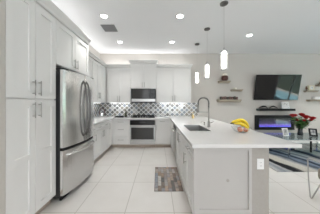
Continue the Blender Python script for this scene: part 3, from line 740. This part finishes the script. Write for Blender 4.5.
for p0, p1, p2, lab in (
        ((-0.118, -0.030, 0.135), (-0.005, -0.085, 0.165), (0.068, -0.080, 0.052), 'yellow banana lying lowest at the front of the bunch in the fruit bowl'),
        ((-0.120, 0.012, 0.140), (0.040, 0.0, 0.270), (0.112, -0.015, 0.075), 'yellow banana arching highest over the fruit bowl'),
        ((-0.112, 0.055, 0.138), (0.040, 0.055, 0.245), (0.100, 0.045, 0.075), 'yellow banana just behind the highest arching one'),
        ((-0.100, 0.098, 0.130), (0.020, 0.110, 0.215), (0.072, 0.090, 0.07), 'yellow banana at the back of the bunch in the bowl')):
    b1, b2, b3 = B(), B(), B(); banana(b1, b2, b3, p0, p1, p2)
    t = thing('banana', lab, 'banana', (BX, BY, 0.912), group='bananas in the fruit bowl')
    obj('fruit', b1, BANANA, t, smooth=True); obj('stem', b2, BANANATIP, t); obj('tip', b3, BANANATIP, t)

# kettle in the corner
t = thing('kettle', 'chrome kettle with tall dark arched handle in the corner of the side counter', 'kettle', (-1.80, 4.83, 0.912))
bm = B(); lathe(bm, [(0.0, 0), (0.075, 0), (0.085, 0.012), (0.082, 0.06), (0.062, 0.125), (0.036, 0.15), (0.0, 0.155)], seg=24); obj('body', bm, CHROME, t, smooth=True)
bm = B(); tube(bm, [(-0.088*math.cos(math.pi*k/14)-0.0, 0.0, 0.08+0.215*math.sin(math.pi*k/14)**0.8) for k in range(15)], 0.013, 8); obj('handle', bm, DARKBROWN, t, smooth=True)
bm = B(); tube(bm, [(0.05, -0.05, 0.07), (0.085, -0.085, 0.11), (0.095, -0.095, 0.14)], 0.014, 8, [0.02, 0.014, 0.011]); obj('spout', bm, CHROME, t, smooth=True)
bm = B(); lathe(bm, [(0.01, 0.153), (0.014, 0.172), (0.0, 0.178)], seg=12); obj('lid_knob', bm, DARKBROWN, t, smooth=True)
# black tray / scale and bottle
t = thing('kitchen_scale', 'low black kitchen scale on the back worktop left of the cooktop', 'kitchen scale', (-1.22, 4.78, 0.912))
bm = B(); bx(bm, -0.135, 0.135, -0.09, 0.09, 0.004, 0.045, bev=0.008); obj('body', bm, BLACK, t)
bm = B(); bx(bm, -0.12, 0.12, -0.075, 0.08, 0.046, 0.056, bev=0.003); obj('plate', bm, BLACKGLASS, t)
bm = B()
for sx in (-0.11, 0.11):
    for sy in (-0.07, 0.07): lathe(bm, [(0.012, 0), (0.012, 0.004)], (sx, sy, 0), 10)
obj('feet', bm, BLACK, t)
t = thing('oil_bottle', 'dark olive oil bottle standing beside the cooktop', 'bottle', (-1.04, 4.86, 0.912))
bm = B(); lathe(bm, [(0.028, 0), (0.031, 0.005), (0.031, 0.14), (0.014, 0.18), (0.012, 0.22), (0.0, 0.22)], seg=14); obj('glass', bm, OLIVE, t, smooth=True)
bm = B(); lathe(bm, [(0.014, 0.218), (0.014, 0.245), (0.0, 0.246)], seg=12); obj('cap', bm, BLACK, t)

# outlet on the half wall end
t = thing('power_outlet', 'white wall outlet plate on the end of the peninsula half wall', 'outlet', (1.118, 1.64, 0.69))
bm = B(); bx(bm, -0.037, 0.037, -0.007, -0.0005, -0.058, 0.058, bev=0.003); pl = obj('plate', bm, WHITEP, t)
bm = B(); bx(bm, -0.017, 0.017, -0.0095, -0.007, -0.034, 0.034, bev=0.002); fc = obj('socket_face', bm, WHITEP, t)
bm = B()
for z in (0.018, -0.018):
    for x in (-0.006, 0.006): bx(bm, x-0.0012, x+0.0012, -0.0100, -0.0096, z-0.005, z+0.005)
obj('slot', bm, BLACK, fc)

# kitchen mat
o = box_obj('kitchen_mat', MATP, None, -0.06, 0.395, 2.30, 3.165, 0.001, 0.011, bev=0.003)
tag(o, 'rectangular kitchen mat printed with weathered brown and grey planks, in front of the sink', 'mat')

# ------------------------------------------------------------ living side: wall things
def tvset():
    root = thing('television', 'large black flat screen television tilted forward on the wall', 'television', (4.01, 5.12, 1.47))
    a = R(10.2); Mx = Matrix.Rotation(a, 4, 'X')
    bm = B(); bx(bm, -0.745, 0.745, -0.02, 0.02, 0, 0.85, bev=0.004); bm.transform(Mx); obj('case', bm, BLACK, root)
    bm = B(); bx(bm, -0.735, 0.735, -0.0215, -0.0195, 0.014, 0.84); bm.transform(Mx); obj('screen', bm, TVGLASS, root)
    bm = B(); bx(bm, -0.25, 0.25, 0.045, 0.058, 0.2, 0.6); 
    for x in (-0.15, 0.15):
        tube(bm, [(x, 0.05, 0.55), (x, -0.06, 0.52)], 0.012, 6); tube(bm, [(x, 0.05, 0.25), (x, -0.01, 0.24)], 0.012, 6)
    obj('wall_bracket', bm, BLACK, root)
tvset()

def shelf(label, x0, x1, z0, z1, d, m=SHELFW, name='wall_shelf', grp='small tan wall shelves'):
    t = thing(name, label, 'shelf', ((x0+x1)/2, YB, z0), group=grp)
    h = (x1-x0)/2; th = z1-z0
    bm = B(); bx(bm, -h, h, -d, -0.001, th*0.55, th, bev=0.003); obj('board', bm, m, t)
    bm = B(); r0 = ring(bm, [(-h+0.03, -d+0.03, 0), (h-0.03, -d+0.03, 0), (h-0.03, -0.001, 0), (-h+0.03, -0.001, 0)])
    r1 = ring(bm, [(-h+0.01, -d+0.01, th*0.54), (h-0.01, -d+0.01, th*0.54), (h-0.01, -0.001, th*0.54), (-h+0.01, -0.001, th*0.54)])
    bridge(bm, r0, r1); bm.faces.new(r0); bm.faces.new(r1); obj('ledge', bm, m, t)
    return t
shelf('small tan shelf holding the dark round ornament, highest left of the television', 2.06, 2.455, 2.045, 2.12, 0.13)
shelf('small tan shelf with a cream candle between two other shelves left of the television', 2.49, 2.875, 1.765, 1.83, 0.13)
shelf('longest tan shelf carrying the row of dark ornaments, lowest left of the television', 2.03, 2.82, 1.395, 1.485, 0.13)
shelf('small tan shelf with the cream clock right of the television', 5.01, 5.43, 1.735, 1.795, 0.13)
shelf('tan shelf at the edge of view holding the bronze figurine', 5.42, 5.85, 1.94, 2.0, 0.13)
shelf('lowest tan shelf right of the television with a white box on it', 5.10, 5.80, 1.425, 1.485, 0.13)

# ornament on the highest left shelf
t = thing('ornament', 'dark red and brown round ornament with pale cap on the highest left shelf', 'ornament', (2.25, 5.06, 2.121))
bm = B(); lathe(bm, [(0.07, 0), (0.10, 0.03), (0.112, 0.085), (0.095, 0.145), (0.072, 0.165), (0.0, 0.165)], (0, -0.01, 0), seg=20); obj('body', bm, DARKBROWN, t, smooth=True)
bm = B(); lathe(bm, [(0.075, 0.166), (0.085, 0.185), (0.06, 0.235), (0.0, 0.25)], (0, -0.01, 0), seg=16); obj('cap', bm, CUPWHITE, t, smooth=True)
# candle
t = thing('candle', 'short cream candle on the middle left shelf', 'candle', (2.62, 5.115, 1.831))
bm = B(); lathe(bm, [(0.05, 0), (0.055, 0.008), (0.055, 0.05), (0.045, 0.055), (0.0, 0.053)], seg=18); obj('wax', bm, CUPWHITE, t, smooth=True)
bm = B(); tube(bm, [(0, 0, 0.053), (0.002, 0, 0.066)], 0.0015, 5); obj('wick', bm, BLACK, t)
# row of small dark ornaments on the long shelf
words = ['first', 'second', 'third', 'fourth', 'fifth', 'sixth', 'seventh', 'eighth']
for k in range(8):
    t = thing('block_ornament', 'small dark wooden ornament block, %s from the left on the long shelf' % words[k], 'ornament', (2.145+k*0.078, 5.12, 1.486), group='dark ornaments on the long shelf')
    h = (0.10, 0.095, 0.105, 0.09)[k % 4]
    bm = B(); bx(bm, -0.033, 0.033, -0.018, 0.018, 0, h, bev=0.006); obj('block', bm, DARKBROWN if k % 3 else BLACKWOOD, t)
    bm = B(); bx(bm, -0.014, 0.014, -0.021, -0.0181, h*0.35, h*0.65, bev=0.001); obj('inlay', bm, SHELFW, t)
# clock and figurines on the right shelves
t = thing('clock', 'cream square clock with dark marks on a small shelf right of the television', 'clock', (5.21, 5.11, 1.796))
bm = B(); bx(bm, -0.095, 0.095, -0.03, 0.03, 0, 0.165, bev=0.008); obj('case', bm, CREAM, t)
bm = B(); tube(bm, [(0, -0.0305, 0.083), (0, -0.033, 0.083)], 0.06, 20); f = obj('face', bm, WHITEP, t)
bm = B(); bx(bm, -0.003, 0.003, -0.036, -0.0335, 0.08, 0.13); bx(bm, 0.0, 0.04, -0.036, -0.0335, 0.08, 0.086); obj('hands', bm, BLACK, f)
t = thing('figurine', 'small dark bird figurine beside the cream clock', 'figurine', (5.06, 5.11, 1.796))
bm = B(); lathe(bm, [(0.022, 0), (0.024, 0.006), (0.008, 0.012), (0.006, 0.035), (0.0, 0.036)], seg=10); obj('stand', bm, BLACK, t)
bm = B(); ball(bm, (0, 0, 0.07), 0.038, 0.8, 0.7, 1.1); ball(bm, (-0.012, 0, 0.118), 0.019); tube(bm, [(-0.028, 0, 0.118), (-0.045, 0, 0.114)], 0.005, 6, [0.006, 0.001]); obj('bird', bm, BRONZE, t, smooth=True)
t = thing('figurine', 'bronze reclining figurine on the highest right shelf', 'figurine', (5.58, 5.11, 2.001))
bm = B(); bx(bm, -0.10, 0.10, -0.035, 0.035, 0, 0.018, bev=0.004); obj('base', bm, BLACKWOOD, t)
bm = B(); tube(bm, [(-0.09, 0, 0.045), (-0.04, 0, 0.05), (0.01, 0, 0.075), (0.04, 0, 0.11), (0.05, 0, 0.145)], 0.02, 10, [0.012, 0.026, 0.028, 0.030, 0.018]); ball(bm, (0.052, 0, 0.165), 0.022); obj('body', bm, BRONZE, t, smooth=True)
t = thing('storage_box', 'long white lidded box on the lowest right shelf', 'box', (5.50, 5.115, 1.486))
bm = B(); bx(bm, -0.20, 0.20, -0.05, 0.05, 0, 0.07, bev=0.004); obj('body', bm, WHITEP, t)
bm = B(); bx(bm, -0.205, 0.205, -0.054, 0.054, 0.071, 0.096, bev=0.004); obj('lid', bm, WHITEP, t)

# black floating shelf below the television
t = thing('floating_shelf', 'long black floating shelf under the television', 'shelf', (3.978, YB, 1.105))
bm = B(); bx(bm, -0.593, 0.593, -0.20, -0.001, 0, 0.072, bev=0.004); obj('board', bm, BLACKWOOD, t)
bm = B(); bx(bm, -0.55, 0.55, -0.001, -0.0002, 0.01, 0.06); obj('bracket', bm, BLACK, t)
def driftform(label, x, pts, r):
    t = thing('sculpture', label, 'sculpture', (x, 5.07, 1.178), group='black sculptures on the floating shelf')
    bm = B(); tube(bm, pts, 0.02, 8, r); obj('form', bm, BLACKWOOD, t, smooth=True)
    bm = B(); bx(bm, pts[0][0], pts[-1][0], -0.025, 0.025, 0.0, 0.012, bev=0.003); obj('base', bm, BLACK, t)
driftform('low black leaf shaped sculpture at the left end of the floating shelf', 3.57, [(-0.16, 0, 0.025), (-0.10, 0, 0.05), (-0.02, 0, 0.075), (0.06, 0, 0.07), (0.13, 0, 0.03)], [0.008, 0.022, 0.028, 0.024, 0.01])
driftform('low black wave shaped sculpture in the middle of the floating shelf', 3.90, [(-0.14, 0, 0.025), (-0.07, 0, 0.06), (0.0, 0, 0.08), (0.06, 0, 0.055), (0.14, 0, 0.025)], [0.008, 0.02, 0.022, 0.02, 0.01])

def frame_thing(name, label, loc, rotz, w, h, lean, m, inner, border=0.02):
    t = thing(name, label, 'picture frame', loc, rotz)
    Mx = Matrix.Rotation(-lean, 4, 'X')
    bm = B()
    bx(bm, -w/2, -w/2+border, -0.008, 0.008, 0, h); bx(bm, w/2-border, w/2, -0.008, 0.008, 0, h)
    bx(bm, -w/2+border, w/2-border, -0.008, 0.008, 0, border); bx(bm, -w/2+border, w/2-border, -0.008, 0.008, h-border, h)
    bm.transform(Mx); obj('frame', bm, m, t)
    bm = B(); bx(bm, -w/2+border, w/2-border, -0.003, 0.006, border, h-border); bm.transform(Mx); obj('picture', bm, inner, t)
    bm = B(); tube(bm, [Mx @ Vector((0, 0.009, h*0.6)), (0, h*0.5*math.tan(lean)+0.07, 0.006)], 0.005, 6); obj('easel_leg', bm, m, t)
    return t
PRINT = mat('print_paper', (0.78, 0.77, 0.75), 0.6)
def _print():
    m = PRINT
    tc = N(m, 'ShaderNodeTexCoord'); vr = N(m, 'ShaderNodeTexNoise'); vr.inputs['Scale'].default_value = 22
    rp = N(m, 'ShaderNodeValToRGB'); rp.color_ramp.elements[0].position = 0.56; rp.color_ramp.elements[0].color = (0.78, 0.77, 0.75, 1)
    rp.color_ramp.elements[1].position = 0.62; rp.color_ramp.elements[1].color = (0.30, 0.30, 0.31, 1)
    L(m, tc.outputs['Object'], vr.inputs['Vector']); L(m, vr.outputs['Fac'], rp.inputs[0]); L(m, rp.outputs[0], bsdf(m).inputs['Base Color'])
_print()
frame_thing('picture_frame', 'white picture frame leaning on the black floating shelf', (4.27, 5.01, 1.179), R(-4), 0.24, 0.22, R(12), WHITEP, PRINT, 0.025)

# electric fireplace
t = thing('fireplace', 'wide black electric fireplace with purple flames on the wall', 'fireplace', (3.995, YB, 0.45))
bm = B(); bx(bm, -0.665, 0.665, -0.05, -0.001, 0.0, 0.50, bev=0.006); obj('body', bm, BLACK, t)
bm = B()
for a in ((-0.67, -0.545, 0.0, 0.50), (0.545, 0.67, 0.0, 0.50), (-0.545, 0.545, 0.0, 0.10), (-0.545, 0.545, 0.39, 0.50)): bx(bm, max(-0.665, a[0]), min(0.665, a[1]), -0.062, -0.0505, a[2], a[3])
obj('glass_front', bm, BLACKWOOD, t)
bm = B(); bx(bm, -0.544, 0.544, -0.056, -0.0505, 0.0, 0.289); obj('flame_display', bm, FLAME, t, at=(0, 0, 0.1005))
# crystals bed
bm = B()
for k in range(40):
    x = -0.53+k*0.0272; s = 0.010+0.006*random.random(); ball(bm, (x, -0.058, 0.112), s, 1, 0.4, 1, 6, 4)
CRY = mat('ember_bed', (0.1, 0.12, 0.3), 0.3, emit=(0.10, 0.14, 0.9), estr=0.7)
obj('ember_bed', bm, CRY, t)['kind'] = 'stuff'

# ------------------------------------------------------------ living side: floor things
o = box_obj('area_rug', RUGP, None, -1.6, 1.6, -1.0, 1.0, 0, 0.014, bev=0.004)
o.location = (3.95, 3.956, 0.001)
tag(o, 'large rug with flowing black, cream and blue grey bands under the glass table', 'rug')

t = thing('glass_table', 'low glass coffee table with chrome legs standing on the rug', 'table', (4.0, 4.1, 0.0151))
bm = B(); bx(bm, -0.85, 0.85, -0.42, 0.42, 0.435, 0.455, bev=0.004); obj('tabletop', bm, TABLEGLASS, t)
bm = B()
for a in ((-0.85, 0.85, -0.42, -0.405), (-0.85, 0.85, 0.405, 0.42), (-0.85, -0.835, -0.405, 0.405), (0.835, 0.85, -0.405, 0.405)): bx(bm, *a, 0.41, 0.434)
obj('rim_frame', bm, CHROME, t)
for lx, ly in ((-0.74, -0.37), (0.74, -0.37), (-0.74, 0.37), (0.74, 0.37)):
    bm = B(); bx(bm, lx-0.018, lx+0.018, ly-0.018, ly+0.018, 0.0, 0.41, bev=0.003); obj('leg', bm, CHROME, t)
bm = B(); bx(bm, -0.72, 0.72, -0.33, 0.33, 0.16, 0.172); obj('lower_shelf', bm, TABLEGLASS, t)
bm = B(); tube(bm, [(0.18, 0.0, 0.0), (0.18, 0.0, 0.409)], 0.022, 10); obj('centre_post', bm, BLACK, t)
TZ = 0.0151+0.4555
# vase and roses
VX, VY = 3.97, 4.19
t = thing('vase', 'tall dark glass vase holding the red roses on the glass table', 'vase', (VX, VY, TZ))
bm = B(); lathe(bm, [(0.0, 0.0), (0.062, 0.0), (0.066, 0.01), (0.052, 0.12), (0.058, 0.22), (0.078, 0.30), (0.074, 0.30), (0.054, 0.22), (0.047, 0.12), (0.058, 0.02), (0.0, 0.02)], seg=22, cap=False); obj('glass', bm, SMOKE, t, smooth=True)
bm = B(); lathe(bm, [(0.0, 0.0205), (0.056, 0.0205), (0.0465, 0.12), (0.0, 0.12)], seg=16); obj('water', bm, SMOKE, t)
def rose(label, dx, dy, z, s=1.0):
    t = thing('rose', label, 'rose', (VX, VY, TZ), group='red roses in the vase')
    a = Vector((dx*0.05, dy*0.05, 0.13)); m1 = Vector((dx*0.12, dy*0.12, 0.30)); e = Vector((dx, dy, z-0.03))
    pts = [a, a.lerp(m1, 0.5), m1, m1.lerp(e, 0.5)+Vector((0, 0, 0.02)), e]
    bm = B(); tube(bm, pts, 0.005, 6); obj('stem', bm, GREEN, t, smooth=True)
    c = Vector((dx, dy, z)); bm = B()
    s *= 1.22; ball(bm, c+Vector((0, 0, 0.004)), 0.034*s, 1, 1, 1.1, 10, 8)
    for ringk, (n, rr, op, hh) in enumerate(((3, 0.020, 0.25, 0.045), (5, 0.034, 0.55, 0.045), (6, 0.048, 0.95, 0.040))):
        for k in range(n):
            an = 2*math.pi*k/n+ringk*0.6; w = rr*0.75
            rows = []
            for q in range(4):
                f = q/3; out = 0.012+rr*f**(1.0-0.35*op)*s; zz = -0.02+hh*f*s*(1.25-0.35*op*f)
                ww = w*(0.45+0.75*math.sin(math.pi*(0.15+0.7*f)))*s
                rows.append([bm.verts.new(c+Vector((math.cos(an)*out-math.sin(an)*ww*u*1.0+math.cos(an)*-abs(u)*0.008, math.sin(an)*out+math.cos(an)*ww*u-math.sin(an)*abs(u)*0.008, zz))) for u in (-1, 0, 1)])
            for r0, r1 in zip(rows, rows[1:]):
                for i in range(2): bm.faces.new((r0[i], r0[i+1], r1[i+1], r1[i]))
    obj('bloom', bm, RED, t, smooth=True)
    bm = B()
    for k in range(20):
        f = 0.30+0.032*k; i = min(3, int(f*4)); base = pts[i].lerp(pts[i+1], f*4-i)
        an = k*2.4+dx*9; d = Vector((math.cos(an), math.sin(an), 0.1+0.3*(k % 3-1))); sd = Vector((-math.sin(an), math.cos(an), 0))
        l = 0.16; wd = 0.055
        v = [bm.verts.new(p) for p in (base, base+d*l*0.4+sd*wd, base+d*l*0.45+Vector((0, 0, -0.008)), base+d*l*0.4-sd*wd, base+d*l+Vector((0, 0, -0.02)))]
        bm.faces.new((v[0], v[1], v[2])); bm.faces.new((v[0], v[2], v[3])); bm.faces.new((v[1], v[4], v[2])); bm.faces.new((v[2], v[4], v[3]))
    obj('leaves', bm, GREEN, t)
for lab, dx, dy, z, s in (
        ('red rose farthest left in the vase bouquet', -0.21, 0.0, 0.545, 1.0), ('red rose second from the left in the bouquet', -0.085, 0.06, 0.545, 0.85),
        ('tallest red rose at the centre of the bouquet', 0.045, 0.0, 0.565, 1.05), ('large red rose right of the bouquet centre', 0.135, -0.03, 0.50, 1.25),
        ('red rose leaning farthest right out of the vase', 0.345, 0.0, 0.465, 1.1), ('red rose low on the right side of the bouquet', 0.245, -0.05, 0.42, 0.7),
        ('small red rose low at the front of the bouquet', 0.02, -0.10, 0.42, 0.6), ('small red rose low at the left of the bouquet', -0.13, -0.06, 0.42, 0.6)):
    rose(lab, dx, dy, z, s)
frame_thing('picture_frame', 'small white picture frame on the glass table left of the vase', (3.47, 4.06, TZ), R(8), 0.17, 0.21, R(14), WHITEP, PHOTO, 0.025)
# black open easel frame
t = frame_thing('picture_frame', 'black picture frame tilted back on the glass table right of the vase', (4.17, 4.02, TZ), R(-28), 0.17, 0.21, R(20), BLACK, PHOTO, 0.035)

# wire framed armchair facing the television
t = thing('armchair', 'taupe armchair with thin metal wire legs at the right edge of view', 'chair', (2.47, 1.80, 0))
bm = B(); bx(bm, -0.27, 0.27, -0.30, 0.29, 0.30, 0.47, bev=0.045); obj('seat', bm, TAUPE, t, smooth=True)
bm = B(); bx(bm, -0.27, 0.27, -0.38, -0.26, 0.36, 0.86, bev=0.045); obj('backrest', bm, TAUPE, t, smooth=True)
for sx in (-1, 1):
    bm = B(); x = sx*0.30
    tube(bm, [(x, 0.19, 0.30), (x, 0.31, 0.02), (x, 0.325, 0.008), (x, 0.338, 0.02), (x, 0.365, 0.30), (x, 0.375, 0.54), (x, 0.36, 0.56), (x, 0.33, 0.565), (x, -0.34, 0.565)], 0.0075, 8)
    tube(bm, [(x, 0.19, 0.30), (x*0.85, 0.19, 0.31)], 0.0075, 8)
    obj('front_leg', bm, NICKEL, t, smooth=True)
    bm = B()
    tube(bm, [(x, -0.16, 0.30), (x, -0.31, 0.02), (x, -0.325, 0.008), (x, -0.338, 0.02), (x, -0.345, 0.30), (x, -0.345, 0.56), (x*0.88, -0.345, 0.565)], 0.0075, 8)
    tube(bm, [(x, -0.16, 0.30), (x*0.85, -0.16, 0.31)], 0.0075, 8)
    obj('rear_leg', bm, NICKEL, t, smooth=True)
